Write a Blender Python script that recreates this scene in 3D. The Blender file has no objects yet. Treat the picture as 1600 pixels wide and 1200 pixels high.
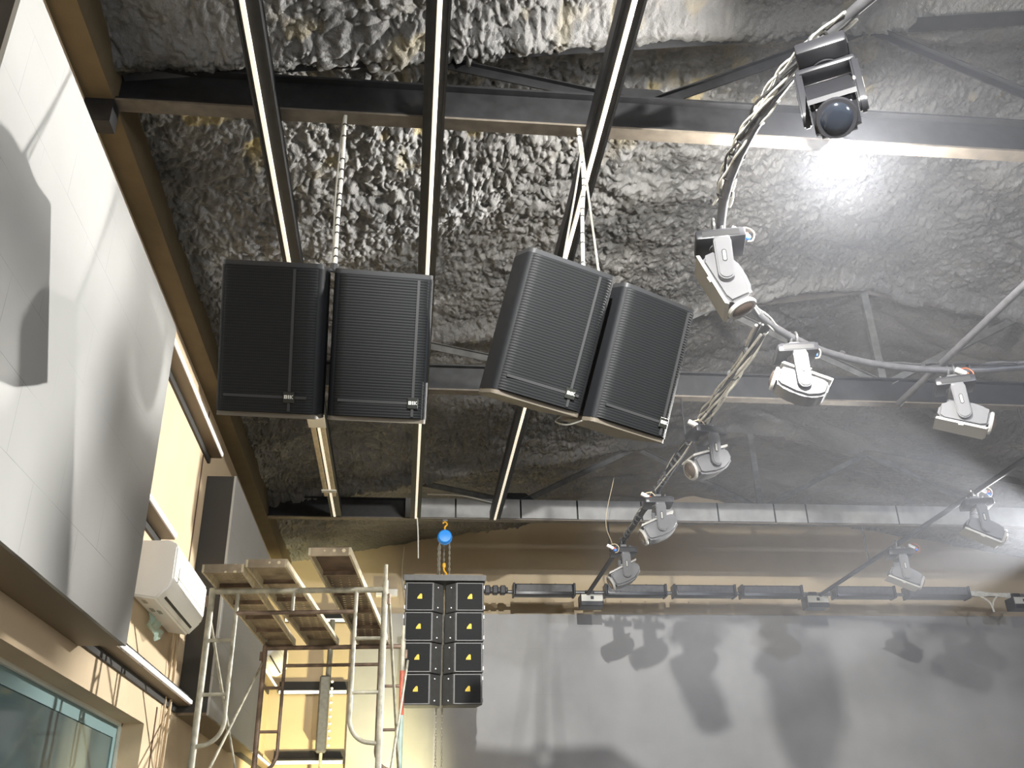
import bpy, bmesh, math, random
import numpy as np
from mathutils import Matrix, Vector, Euler

R = math.radians
random.seed(4)
C = bpy.context.scene.collection
Z0 = 1.5                      # eye height above the hall floor; coordinates below are metres from the eye

# ------------------------------------------------------------------ camera, world, light, exposure
cam_d = bpy.data.cameras.new('camera')
cam = bpy.data.objects.new('camera', cam_d)
C.objects.link(cam)
cam_d.sensor_fit = 'HORIZONTAL'
cam_d.sensor_width = 36.0
cam_d.lens = 36.0 * 1500.0 / 1600.0
cam_d.clip_start = 0.05
cam_d.clip_end = 100
pit, yaw, rol = R(26.949), R(6.580), R(-1.3235)
f = Vector((math.sin(yaw) * math.cos(pit), math.cos(yaw) * math.cos(pit), math.sin(pit)))
rt = Vector((math.cos(yaw), -math.sin(yaw), 0))
up = rt.cross(f)
rt2 = math.cos(rol) * rt + math.sin(rol) * up
up2 = rt2.cross(f)
cam.matrix_world = Matrix(((rt2.x, up2.x, -f.x, 0), (rt2.y, up2.y, -f.y, 0), (rt2.z, up2.z, -f.z, Z0), (0, 0, 0, 1)))
bpy.context.scene.camera = cam

sc = bpy.context.scene
sc.view_settings.view_transform = 'Standard'
sc.view_settings.look = 'None'
sc.view_settings.gamma = 1
sc.view_settings.use_curve_mapping = False
sc.view_settings.exposure = 0.0
sc.cycles.max_bounces = 6
sc.cycles.diffuse_bounces = 3
sc.cycles.use_denoising = True

LAMP_POS = (2.31, 3.95, 3.45)
LAMP_STRENGTH = 2400.0

w = bpy.data.worlds.new('world')
sc.world = w
w.use_nodes = True
w.node_tree.nodes['Background'].inputs[0].default_value = (0.85, 0.92, 1.0, 1)
w.node_tree.nodes['Background'].inputs[1].default_value = 0.55


def lamp(name, typ, loc, energy, col, target=None, **k):
    d = bpy.data.lights.new(name, typ)
    d.energy = energy
    d.color = col
    for a, v in k.items():
        setattr(d, a, v)
    o = bpy.data.objects.new(name, d)
    C.objects.link(o)
    o.location = (loc[0], loc[1], loc[2] + Z0)
    if target:
        dv = Vector(target) - Vector(loc)
        o.rotation_euler = dv.to_track_quat('-Z', 'Y').to_euler()
    return o


# warm work lights standing low by the stage corner, cool hall flood lights high behind the viewer
lamp('corner_work_light', 'SPOT', (0.5, 11.0, -0.9), 1700, (1.0, 0.90, 0.50), (-1.3, 13.2, 0.9), spot_size=R(74), spot_blend=0.6, shadow_soft_size=0.12)
lamp('scaffold_work_light', 'SPOT', (0.6, 3.4, -0.9), 110, (1.0, 0.88, 0.62), (-0.6, 7.0, 1.0), spot_size=R(48), spot_blend=0.6, shadow_soft_size=0.12)
lamp('hall_flood', 'SPOT', (0.3, -1.0, 3.22), 4400, (1.0, 0.985, 0.95), (3.1, 13.0, 1.7), spot_size=R(46), spot_blend=1.0, shadow_soft_size=0.05)
lamp('hall_flood', 'SPOT', (6.2, -1.0, 2.9), 1300, (0.72, 0.80, 1.0), (5.6, 13.0, 2.2), spot_size=R(56), spot_blend=1.0, shadow_soft_size=0.05)
lamp('side_flood', 'SPOT', (7.0, 9.0, 3.05), 6000, (1.0, 0.985, 0.95), (-1.5, 5.25, 2.0), spot_size=R(35), spot_blend=0.15, shadow_soft_size=0.06)
lamp('hall_fill', 'AREA', (4.5, -2.0, 1.8), 170, (0.96, 0.98, 1.0), (1.5, 8.0, 3.4), size=1.2)  # added soft fill that lifts the ceiling, not a particular lamp


# ------------------------------------------------------------------ materials
def mat(name, col, rough=0.6, metal=0.0, noise=0.0, nscale=8.0, bump=0.0, bscale=60.0, emit=None, spec=0.5, stretch=(1, 1, 1), coord='Object'):
    m = bpy.data.materials.new(name)
    m.use_nodes = True
    nt = m.node_tree
    b = nt.nodes['Principled BSDF']
    b.inputs['Roughness'].default_value = rough
    b.inputs['Metallic'].default_value = metal
    b.inputs['Specular IOR Level'].default_value = spec
    b.inputs['Base Color'].default_value = (*col, 1)
    tc = nt.nodes.new('ShaderNodeTexCoord')
    mp = nt.nodes.new('ShaderNodeMapping')
    mp.inputs['Scale'].default_value = stretch
    nt.links.new(tc.outputs[coord], mp.inputs[0])
    m['vec'] = 1
    if noise > 0:
        n = nt.nodes.new('ShaderNodeTexNoise')
        n.inputs['Scale'].default_value = nscale
        n.inputs['Detail'].default_value = 5
        nt.links.new(mp.outputs[0], n.inputs['Vector'])
        mx = nt.nodes.new('ShaderNodeMix')
        mx.data_type = 'RGBA'
        mx.inputs[6].default_value = (*[max(0, c * (1 - noise)) for c in col], 1)
        mx.inputs[7].default_value = (*[min(1, c * (1 + noise)) for c in col], 1)
        rp = nt.nodes.new('ShaderNodeMapRange')
        rp.inputs[1].default_value = 0.3
        rp.inputs[2].default_value = 0.7
        nt.links.new(n.outputs[0], rp.inputs[0])
        nt.links.new(rp.outputs[0], mx.inputs[0])
        nt.links.new(mx.outputs[2], b.inputs['Base Color'])
    if bump > 0:
        n2 = nt.nodes.new('ShaderNodeTexNoise')
        n2.inputs['Scale'].default_value = bscale
        n2.inputs['Detail'].default_value = 4
        nt.links.new(mp.outputs[0], n2.inputs['Vector'])
        bp = nt.nodes.new('ShaderNodeBump')
        bp.inputs['Strength'].default_value = bump
        bp.inputs['Distance'].default_value = 0.02
        nt.links.new(n2.outputs[0], bp.inputs['Height'])
        nt.links.new(bp.outputs[0], b.inputs['Normal'])
    if emit:
        b.inputs['Emission Color'].default_value = (*col, 1)
        b.inputs['Emission Strength'].default_value = emit
    return m


def brick_mat(name, col, line, bw, bh, axis, rough=0.55, msize=0.0012, noise=0.06):
    """large rectangular boards with hair-line joints; axis = which object axes carry the board"""
    m = mat(name, col, rough, noise=noise, nscale=1.6)
    nt = m.node_tree
    b = nt.nodes['Principled BSDF']
    mp = [n for n in nt.nodes if n.type == 'MAPPING'][0]
    sp = nt.nodes.new('ShaderNodeSeparateXYZ')
    cb = nt.nodes.new('ShaderNodeCombineXYZ')
    nt.links.new(mp.outputs[0], sp.inputs[0])
    nt.links.new(sp.outputs['XYZ'.index(axis[0])], cb.inputs[0])
    nt.links.new(sp.outputs['XYZ'.index(axis[1])], cb.inputs[1])
    br = nt.nodes.new('ShaderNodeTexBrick')
    br.inputs['Scale'].default_value = 1
    br.inputs['Brick Width'].default_value = bw
    br.inputs['Row Height'].default_value = bh
    br.inputs['Mortar Size'].default_value = msize
    br.inputs['Mortar Smooth'].default_value = 0.3
    nt.links.new(cb.outputs[0], br.inputs[0])
    # joints fade in and out with a noise, as plastered board joints do
    nz = nt.nodes.new('ShaderNodeTexNoise')
    nz.inputs['Scale'].default_value = 2.2
    nt.links.new(mp.outputs[0], nz.inputs['Vector'])
    mr = nt.nodes.new('ShaderNodeMapRange')
    mr.inputs[1].default_value = 0.42
    mr.inputs[2].default_value = 0.68
    nt.links.new(nz.outputs[0], mr.inputs[0])
    mu = nt.nodes.new('ShaderNodeMath')
    mu.operation = 'MULTIPLY'
    nt.links.new(br.outputs['Fac'], mu.inputs[0])
    nt.links.new(mr.outputs[0], mu.inputs[1])
    mx = nt.nodes.new('ShaderNodeMix')
    mx.data_type = 'RGBA'
    src = b.inputs['Base Color'].links[0].from_socket
    nt.links.new(mu.outputs[0], mx.inputs[0])
    nt.links.new(src, mx.inputs[6])
    mx.inputs[7].default_value = (*line, 1)
    nt.links.new(mx.outputs[2], b.inputs['Base Color'])
    return m


M = {}
M['wall'] = mat('wall_paint', (0.56, 0.44, 0.29), 0.75, noise=0.06, nscale=2.5, bump=0.05)
M['wall_back'] = mat('wall_back_paint', (0.50, 0.405, 0.27), 0.75, noise=0.08, nscale=2.0, bump=0.05)
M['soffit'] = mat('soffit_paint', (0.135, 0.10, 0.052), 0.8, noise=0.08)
M['groove'] = mat('groove', (0.10, 0.05, 0.03), 0.8)
M['panel'] = brick_mat('grey_board', (0.40, 0.40, 0.385), (0.14, 0.14, 0.13), 0.6, 0.3, 'YZ')
M['backdrop'] = brick_mat('stage_board', (0.36, 0.36, 0.36), (0.26, 0.26, 0.27), 1.2, 0.6, 'XZ', noise=0.10)
M['panel_side'] = mat('panel_side', (0.035, 0.033, 0.030), 0.7)  # unlit look of the panel sides put into the colour; ledge housings share it
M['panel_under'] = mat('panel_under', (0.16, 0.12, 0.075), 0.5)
M['black_steel'] = mat('black_steel', (0.012, 0.012, 0.013), 0.5, noise=0.4, nscale=14)
M['dark_paint'] = mat('dark_painted_steel', (0.085, 0.075, 0.062), 0.55, noise=0.3, nscale=9)
M['flange'] = mat('flange_paint', (0.13, 0.11, 0.085), 0.5, noise=0.25, nscale=12)
M['grey_plate'] = mat('grey_plate', (0.26, 0.26, 0.255), 0.6, noise=0.2, nscale=5)
M['web'] = mat('web_steel', (0.11, 0.11, 0.105), 0.6, noise=0.3, nscale=12)
M['led'] = mat('led_diffuser', (1.0, 0.90, 0.72), 0.4, emit=0.72)
M['ledwhite'] = mat('led_diffuser_wall', (1.0, 0.98, 0.94), 0.4, emit=0.75)
M['bulb'] = mat('bulb_glass', (1.0, 0.97, 0.93), 0.3, emit=LAMP_STRENGTH)
M['white_plastic'] = mat('white_plastic', (0.88, 0.87, 0.84), 0.35)
M['offwhite'] = mat('offwhite_plastic', (0.62, 0.61, 0.55), 0.4)
M['slot'] = mat('dark_slot', (0.02, 0.02, 0.02), 0.6)
M['sticker'] = mat('sticker', (0.35, 0.32, 0.27), 0.6)
M['cab'] = mat('cabinet_black', (0.010, 0.011, 0.013), 0.6, bump=0.15, bscale=250, spec=0.3)
M['cab_edge'] = mat('cabinet_edge', (0.032, 0.033, 0.035), 0.45)
M['under_tan'] = mat('cabinet_underside', (0.15, 0.13, 0.10), 0.6)  # tan bottom cap, lighter than the black cabinet
M['seam'] = mat('grille_seam', (0.036, 0.037, 0.038), 0.6)
M['badge'] = mat('badge_black', (0.02, 0.022, 0.018), 0.4)
M['letter'] = mat('badge_letter', (0.75, 0.76, 0.70), 0.4, emit=None)
M['yellow'] = mat('yellow_badge', (0.90, 0.62, 0.03), 0.5)
M['array'] = mat('array_cabinet', (0.075, 0.075, 0.072), 0.42, noise=0.15, nscale=20)
M['head'] = mat('fixture_shell', (0.15, 0.15, 0.155), 0.32, noise=0.06)
M['headdark'] = mat('fixture_black', (0.03, 0.03, 0.034), 0.35)
M['rim'] = mat('fixture_rim', (0.45, 0.44, 0.41), 0.3)
M['lens'] = mat('lens_glass', (0.10, 0.075, 0.06), 0.08, spec=0.9)
M['lensdark'] = mat('lens_glass_dark', (0.02, 0.025, 0.035), 0.1, spec=0.9)
M['clampm'] = mat('clamp_metal', (0.22, 0.22, 0.22), 0.35, metal=0.6)
M['pipe'] = mat('pipe_grey', (0.09, 0.09, 0.095), 0.45, noise=0.2, nscale=20)
M['cable'] = mat('pale_cable', (0.78, 0.76, 0.68), 0.5, noise=0.15, nscale=30)
M['cabledark'] = mat('dark_cable', (0.05, 0.05, 0.05), 0.5)
M['orange'] = mat('orange_plug', (0.80, 0.16, 0.05), 0.5)
M['blue'] = mat('blue_plug', (0.05, 0.22, 0.75), 0.5)
M['hoistblue'] = mat('hoist_blue', (0.02, 0.27, 0.80), 0.4)
M['hook'] = mat('hook_yellow', (0.80, 0.42, 0.03), 0.45)
M['chain'] = mat('chain_metal', (0.48, 0.46, 0.40), 0.35, metal=0.5)
M['galv'] = mat('galvanised_tube', (0.42, 0.40, 0.32), 0.5, metal=0.1, noise=0.35, nscale=16)
M['galvdark'] = mat('rusty_tube', (0.22, 0.16, 0.12), 0.55, metal=0.2, noise=0.5, nscale=10)
M['redtube'] = mat('red_tube', (0.55, 0.13, 0.08), 0.5, noise=0.3, nscale=12)
M['tealtube'] = mat('pale_teal_tube', (0.42, 0.55, 0.50), 0.5, noise=0.2, nscale=12)
M['batten'] = mat('cream_batten', (0.62, 0.52, 0.34), 0.7, noise=0.15, nscale=20)
M['frame_white'] = mat('window_bead', (0.70, 0.71, 0.64), 0.5)
M['teal'] = mat('window_gasket', (0.14, 0.22, 0.22), 0.5)
M['floor'] = mat('floor_grey', (0.30, 0.28, 0.25), 0.6, noise=0.2, nscale=2)

# foam: grey-black paint over yellowish raw foam
def foam_mat():
    m = bpy.data.materials.new('spray_foam')
    m.use_nodes = True
    nt = m.node_tree
    b = nt.nodes['Principled BSDF']
    b.inputs['Roughness'].default_value = 0.46
    b.inputs['Specular IOR Level'].default_value = 0.6
    at = nt.nodes.new('ShaderNodeAttribute')
    at.attribute_name = 'raw'
    tc = nt.nodes.new('ShaderNodeTexCoord')
    n = nt.nodes.new('ShaderNodeTexNoise')
    n.inputs['Scale'].default_value = 1.3
    n.inputs['Detail'].default_value = 6
    nt.links.new(tc.outputs['Object'], n.inputs['Vector'])
    cr = nt.nodes.new('ShaderNodeValToRGB')
    cr.color_ramp.elements[0].position = 0.35
    cr.color_ramp.elements[0].color = (0.10, 0.10, 0.097, 1)
    cr.color_ramp.elements[1].position = 0.65
    cr.color_ramp.elements[1].color = (0.205, 0.2, 0.19, 1)
    nt.links.new(n.outputs[0], cr.inputs[0])
    mx = nt.nodes.new('ShaderNodeMix')
    mx.data_type = 'RGBA'
    mx.inputs[7].default_value = (0.36, 0.29, 0.13, 1)
    nt.links.new(at.outputs['Fac'], mx.inputs[0])
    nt.links.new(cr.outputs[0], mx.inputs[6])
    nt.links.new(mx.outputs[2], b.inputs['Base Color'])
    n2 = nt.nodes.new('ShaderNodeTexNoise')
    n2.inputs['Scale'].default_value = 38
    n2.inputs['Detail'].default_value = 5
    n2.inputs['Roughness'].default_value = 0.6
    nt.links.new(tc.outputs['Object'], n2.inputs['Vector'])
    bp = nt.nodes.new('ShaderNodeBump')
    bp.inputs['Strength'].default_value = 0.7
    bp.inputs['Distance'].default_value = 0.02
    nt.links.new(n2.outputs[0], bp.inputs['Height'])
    nt.links.new(bp.outputs[0], b.inputs['Normal'])
    return m
M['foam'] = foam_mat()


def grille_mat():
    m = bpy.data.materials.new('perforated_grille')
    m.use_nodes = True
    nt = m.node_tree
    b = nt.nodes['Principled BSDF']
    b.inputs['Roughness'].default_value = 0.6
    b.inputs['Specular IOR Level'].default_value = 0.25
    tc = nt.nodes.new('ShaderNodeTexCoord')
    sp = nt.nodes.new('ShaderNodeSeparateXYZ')
    nt.links.new(tc.outputs['Object'], sp.inputs[0])
    def wave(out, period):
        a = nt.nodes.new('ShaderNodeMath'); a.operation = 'MULTIPLY'
        a.inputs[1].default_value = 2 * math.pi / period
        nt.links.new(out, a.inputs[0])
        s = nt.nodes.new('ShaderNodeMath'); s.operation = 'SINE'
        nt.links.new(a.outputs[0], s.inputs[0])
        q = nt.nodes.new('ShaderNodeMath'); q.operation = 'MULTIPLY_ADD'
        q.inputs[1].default_value = 0.5; q.inputs[2].default_value = 0.5
        nt.links.new(s.outputs[0], q.inputs[0])
        return q.outputs[0]
    zf = wave(sp.outputs[2], 0.0125)
    xf = wave(sp.outputs[0], 0.008)
    mu = nt.nodes.new('ShaderNodeMath'); mu.operation = 'MULTIPLY'
    nt.links.new(zf, mu.inputs[0]); nt.links.new(xf, mu.inputs[1])
    mx = nt.nodes.new('ShaderNodeMix'); mx.data_type = 'RGBA'
    mx.inputs[6].default_value = (0.0085, 0.009, 0.010, 1)
    mx.inputs[7].default_value = (0.019, 0.021, 0.022, 1)
    ad = nt.nodes.new('ShaderNodeMath'); ad.operation = 'MULTIPLY_ADD'; ad.inputs[1].default_value = 0.55
    hz = nt.nodes.new('ShaderNodeMath'); hz.operation = 'MULTIPLY'; hz.inputs[1].default_value = 0.35
    nt.links.new(zf, hz.inputs[0])
    nt.links.new(mu.outputs[0], ad.inputs[0]); nt.links.new(hz.outputs[0], ad.inputs[2])
    nt.links.new(ad.outputs[0], mx.inputs[0])
    nt.links.new(mx.outputs[2], b.inputs['Base Color'])
    bp = nt.nodes.new('ShaderNodeBump'); bp.inputs['Strength'].default_value = 0.35; bp.inputs['Distance'].default_value = 0.003
    nt.links.new(zf, bp.inputs['Height']); nt.links.new(bp.outputs[0], b.inputs['Normal'])
    return m
M['grille'] = grille_mat()


def plank_mat(name='scaffold_plank', col=(0.36, 0.29, 0.20)):
    m = mat(name, col, 0.6, noise=0.45, nscale=7)
    nt = m.node_tree
    b = nt.nodes['Principled BSDF']
    mp = [n for n in nt.nodes if n.type == 'MAPPING'][0]
    v = nt.nodes.new('ShaderNodeTexVoronoi')
    v.inputs['Scale'].default_value = 17
    v.inputs['Randomness'].default_value = 0.0
    nt.links.new(mp.outputs[0], v.inputs['Vector'])
    lt = nt.nodes.new('ShaderNodeMath'); lt.operation = 'LESS_THAN'; lt.inputs[1].default_value = 0.2
    nt.links.new(v.outputs['Distance'], lt.inputs[0])
    mx = nt.nodes.new('ShaderNodeMix'); mx.data_type = 'RGBA'
    src = b.inputs['Base Color'].links[0].from_socket
    nt.links.new(lt.outputs[0], mx.inputs[0]); nt.links.new(src, mx.inputs[6])
    mx.inputs[7].default_value = (0.72, 0.62, 0.42, 1)
    nt.links.new(mx.outputs[2], b.inputs['Base Color'])
    return m
M['plank'] = plank_mat()
M['plank_brown'] = plank_mat('brown_plank', (0.13, 0.085, 0.06))
M['plank_edge'] = mat('plank_edge', (0.60, 0.53, 0.37), 0.55, noise=0.2, nscale=18)


def glass_mat():
    m = mat('window_glass', (0.055, 0.085, 0.085), 0.08, noise=0.5, nscale=1.3, spec=0.8)
    return m
M['glass'] = glass_mat()

# ------------------------------------------------------------------ mesh helpers
ORIG = {}


def bxa(bm, a, b, mtx=None):
    """axis aligned box between two corners"""
    x0, y0, z0 = a; x1, y1, z1 = b
    vs = [bm.verts.new(Vector(p) if mtx is None else mtx @ Vector(p)) for p in
          ((x0, y0, z0), (x1, y0, z0), (x1, y1, z0), (x0, y1, z0), (x0, y0, z1), (x1, y0, z1), (x1, y1, z1), (x0, y1, z1))]
    for q in ((0, 3, 2, 1), (4, 5, 6, 7), (0, 1, 5, 4), (1, 2, 6, 5), (2, 3, 7, 6), (3, 0, 4, 7)):
        bm.faces.new([vs[i] for i in q])
    return vs


def bxr(bm, a, b, r, seg=2, mtx=None):
    """box with rounded edges"""
    t = bmesh.new()
    bxa(t, a, b)
    bmesh.ops.bevel(t, geom=list(t.edges) + list(t.verts), offset=r, segments=seg, affect='EDGES', profile=0.5)
    add(bm, t, mtx)


def add(bm, t, mtx=None):
    vm = {}
    for v in t.verts:
        vm[v] = bm.verts.new(v.co if mtx is None else mtx @ v.co)
    for fc in t.faces:
        try:
            bm.faces.new([vm[v] for v in fc.verts])
        except ValueError:
            pass
    t.free()


def prism(bm, pts, d0, d1, axis='y', mtx=None):
    """polygon (u,v) extruded along axis from d0 to d1"""
    def P(u, v, d):
        if axis == 'y': p = Vector((u, d, v))
        elif axis == 'x': p = Vector((d, u, v))
        else: p = Vector((u, v, d))
        return p if mtx is None else mtx @ p
    a = [bm.verts.new(P(u, v, d0)) for u, v in pts]
    b = [bm.verts.new(P(u, v, d1)) for u, v in pts]
    n = len(pts)
    bm.faces.new(a); bm.faces.new(b[::-1])
    for i in range(n):
        bm.faces.new([a[i], b[i], b[(i + 1) % n], a[(i + 1) % n]])


def frame_of(d):
    d = d.normalized()
    h = Vector((0, 0, 1)) if abs(d.z) < 0.9 else Vector((1, 0, 0))
    u = d.cross(h).normalized()
    return u, d.cross(u).normalized()


def tube(bm, pts, r, n=8, close=False, mtx=None, caps=True):
    pts = [Vector(p) if mtx is None else mtx @ Vector(p) for p in pts]
    rings = []
    m = len(pts)
    u = None
    for i, p in enumerate(pts):
        if close:
            d = pts[(i + 1) % m] - pts[i - 1]
        else:
            d = pts[min(i + 1, m - 1)] - pts[max(i - 1, 0)]
        d.normalize()
        if u is None:
            u, v = frame_of(d)
        else:
            u = (u - d * u.dot(d)).normalized()
            v = d.cross(u).normalized()
        rr = r[i] if isinstance(r, (list, tuple)) else r
        rings.append([bm.verts.new(p + (u * math.cos(2 * math.pi * k / n) + v * math.sin(2 * math.pi * k / n)) * rr) for k in range(n)])
    for i in range(m - (0 if close else 1)):
        a, b = rings[i], rings[(i + 1) % m]
        for k in range(n):
            bm.faces.new([a[k], a[(k + 1) % n], b[(k + 1) % n], b[k]])
    if not close and caps:
        bm.faces.new(rings[0][::-1]); bm.faces.new(rings[-1])


def lathe(bm, prof, n=24, mtx=None):
    """profile (r,z) round z"""
    rings = []
    for r_, z in prof:
        ring = []
        for k in range(n):
            p = Vector((r_ * math.cos(2 * math.pi * k / n), r_ * math.sin(2 * math.pi * k / n), z))
            ring.append(bm.verts.new(p if mtx is None else mtx @ p))
        rings.append(ring)
    for a, b in zip(rings, rings[1:]):
        for k in range(n):
            bm.faces.new([a[k], a[(k + 1) % n], b[(k + 1) % n], b[k]])
    bm.faces.new(rings[0][::-1]); bm.faces.new(rings[-1])


def smooth_path(pts, k=6):
    """Catmull-Rom through points"""
    P = [Vector(p) for p in pts]
    P = [P[0] * 2 - P[1]] + P + [P[-1] * 2 - P[-2]]
    out = []
    for i in range(1, len(P) - 2):
        for s in range(k):
            t = s / k
            a, b, c, d = P[i - 1], P[i], P[i + 1], P[i + 2]
            out.append(0.5 * ((2 * b) + (c - a) * t + (2 * a - 5 * b + 4 * c - d) * t * t + (3 * b - 3 * c + d - a) * t ** 3))
    out.append(P[-2])
    return out


def obj(name, bm, m, parent=None, smooth=False, label=None, angle=40):
    """link a bmesh as one mesh object; under a parent its verts are taken in the parent's frame"""
    bmesh.ops.recalc_face_normals(bm, faces=bm.faces)
    me = bpy.data.meshes.new(name)
    if parent is None:
        lo = Vector([min(v.co[i] for v in bm.verts) for i in range(3)])
        hi = Vector([max(v.co[i] for v in bm.verts) for i in range(3)])
        org = Vector(((lo.x + hi.x) / 2, (lo.y + hi.y) / 2, lo.z))
    else:
        org = ORIG.get(parent.name, Vector((0, 0, 0)))
    for v in bm.verts:
        v.co -= org
    bm.to_mesh(me); bm.free()
    o = bpy.data.objects.new(name, me)
    C.objects.link(o)
    for mm in (m if isinstance(m, (list, tuple)) else [m]):
        me.materials.append(mm)
    if parent is None:
        o.location = org + Vector((0, 0, Z0))
        ORIG[o.name] = org
    else:
        o.parent = parent
        ORIG[o.name] = org
    if smooth:
        me.polygons.foreach_set('use_smooth', [True] * len(me.polygons))
        try:
            me.set_sharp_from_angle(angle=R(angle))
        except Exception:
            pass
    if label:
        o['label'] = label
    return o


def tag(o, label, cat, group=None, kind=None):
    if label: o['label'] = label
    if cat: o['category'] = cat
    if group: o['group'] = group
    if kind: o['kind'] = kind
    return o


def thing(name, label, cat, loc, group=None, rot=None, local=False):
    """Empty at the thing's base. local=True: parts are given in the empty's own frame, else in hall coordinates"""
    o = bpy.data.objects.new(name, None)
    o.empty_display_size = 0.05
    C.objects.link(o)
    o.location = (loc[0], loc[1], loc[2] + Z0)
    if rot is not None:
        o.rotation_euler = rot
    ORIG[o.name] = Vector((0, 0, 0)) if local else Vector(loc)
    return tag(o, label, cat, group)


def struct(name, bm, m, label=None, smooth=False):
    o = obj(name, bm, m, smooth=smooth)
    o['kind'] = 'structure'
    if label: o['label'] = label
    return o


def B():
    return bmesh.new()

# ------------------------------------------------------------------ room shell
XL, YB, XR = -1.75, 13.2, 10.4
ZF, ZT = -1.5, 5.4
YN = 1.0
b = B(); bxa(b, (XL - .3, YN - 4, ZF - .2), (XR + .3, YB + .3, ZF)); struct('floor', b, M['floor'])
# left wall around the control-room window
WY0, WY1, WZ0, WZ1 = 3.2, 7.07, -0.5, 0.95
b = B()
bxa(b, (XL - .3, YN - 4, ZF), (XL, WY0, ZT))
bxa(b, (XL - .3, WY1, ZF), (XL, YB + .3, ZT))
bxa(b, (XL - .3, WY0, WZ1), (XL, WY1, ZT))
bxa(b, (XL - .3, WY0, ZF), (XL, WY1, WZ0))
struct('wall_left', b, M['wall'], 'tan painted left wall with board joints')
b = B(); bxa(b, (XL - .3, YB, ZF), (XR + .3, YB + .3, ZT)); struct('wall_back', b, M['wall_back'], 'tan painted stage end wall')
b = B(); bxa(b, (XR, YN - 4, ZF), (XR + .3, YB + .3, ZT)); struct('wall_right', b, M['wall'])
# soffit strip under the eaves
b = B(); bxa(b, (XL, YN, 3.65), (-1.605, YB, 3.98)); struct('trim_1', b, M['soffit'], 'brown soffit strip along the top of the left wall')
# board joints on the left wall
for i, (y, z0, z1) in enumerate([(7.72, 1.3, 3.60), (7.35, -1.2, 1.10), (12.2, -1.2, 3.6)]):
    b = B(); bxa(b, (XL, y, z0), (XL + .004, y + .028, z1)); struct('trim_%d' % (i + 2), b, M['groove'], 'dark vertical board joint on the left wall')

# window in the left wall
wn = bpy.data.objects.new('window_1', None); C.objects.link(wn); wn.location = (XL - .17, 5.1, WZ0 + Z0)
wn['kind'] = 'structure'; wn['label'] = 'dark teal control room window recessed in the left wall'
ORIG[wn.name] = Vector((XL - .17, 5.1, WZ0))
b = B(); bxa(b, (XL - .20, WY0, WZ0), (XL - .17, WY1, WZ1)); obj('pane', b, M['glass'], wn)
b = B()
for a_, c_ in (((WY0, WZ1 - .02), (WY1, WZ1)), ((WY0, WZ0), (WY1, WZ0 + .02)), ((WY0, WZ0), (WY0 + .02, WZ1)), ((WY1 - .02, WZ0), (WY1, WZ1))):
    bxa(b, (XL - .17, a_[0], a_[1]), (XL - .14, c_[0], c_[1]))
obj('window_frame', b, M['frame_white'], wn, label='pale bead round the glass')
b = B()
for a_, c_ in (((WY0, WZ1 - .10), (WY1 - .02, WZ1 - .02)), ((WY1 - .10, WZ0), (WY1 - .02, WZ1 - .10))):
    bxa(b, (XL - .17, a_[0], a_[1]), (XL - .162, c_[0], c_[1]))
obj('gasket', b, M['teal'], wn, label='teal film border')

# ------------------------------------------------------------------ foam ceiling
rng = np.random.RandomState(7)


def vnoise(x, y, seed, ang=0.0):
    r_ = np.random.RandomState(seed)
    T = r_.rand(256, 256)
    if ang:
        x, y = x * math.cos(ang) - y * math.sin(ang), x * math.sin(ang) + y * math.cos(ang)
    xi = np.floor(x).astype(int); yi = np.floor(y).astype(int)
    fx = x - xi; fy = y - yi
    fx = fx * fx * fx * (fx * (fx * 6 - 15) + 10); fy = fy * fy * fy * (fy * (fy * 6 - 15) + 10)
    a_ = T[xi % 256, yi % 256]; b_ = T[(xi + 1) % 256, yi % 256]; c_ = T[xi % 256, (yi + 1) % 256]; d_ = T[(xi + 1) % 256, (yi + 1) % 256]
    return (a_ * (1 - fx) + b_ * fx) * (1 - fy) + (c_ * (1 - fx) + d_ * fx) * fy - 0.5


RIDGE_X = 4.22
def roof_z(x):
    return 3.93 + 0.178 * (min(x, 2 * RIDGE_X - x) + 1.65)

nx, ny = 1150, 1000
gx = -1.66 + (XR + 1.66) * (np.linspace(0, 1, nx) * .55 + .45 * np.linspace(0, 1, nx) ** 2)
gy = 1.6 + (YB - 1.5) * (np.linspace(0, 1, ny) * .55 + .45 * np.linspace(0, 1, ny) ** 2)
X, Y = np.meshgrid(gx, gy, indexing='ij')
base = 3.93 + 0.178 * (np.minimum(X, 2 * RIDGE_X - X) + 1.65)
wx = X + 0.18 * vnoise(X * 1.3, Y * 1.3, 1) + 0.03 * vnoise(X * 9, Y * 9, 2)
wy = Y + 0.18 * vnoise(X * 1.3, Y * 1.3, 3) + 0.03 * vnoise(X * 9, Y * 9, 4)
billow = 0
for k, (fr, am) in enumerate([(2.6, .040), (7.0, .034), (16.0, .042), (36.0, .034)]):
    billow = billow + am * np.abs(vnoise(wx * fr, wy * fr * 0.72, 10 + k, 0.5 + k * 0.7)) * 2
streak = 0.05 * np.abs(vnoise(wx * 1.1 + wy * 0.5, (wy - wx * .4) * 3.6, 21)) * 2
far = np.clip((X - 1.2) / 2.5, 0, 1) * 0.45 + np.clip((Y - 8) / 5, 0, 1) * 0.25      # smoother spray towards the far right
patch = np.clip(0.75 + 1.1 * vnoise(X * .6, Y * .6, 31), 0.3, 1.2)
Zr = base - billow * patch * (1 - far) - streak * (0.5 + far)
for yt in (4.05, 7.3, 10.65):          # foam swells over the frames' top members
    Zr -= 0.10 * np.exp(-((Y - yt - 0.25 * vnoise(X * .8, Y * 0 + yt, 41)) / 0.12) ** 2)
for yt in (2.7, 5.6, 8.9, 12.0):
    Zr -= 0.03 * np.exp(-((Y - yt) / 0.2) ** 2)
me = bpy.data.meshes.new('ceiling')
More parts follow.
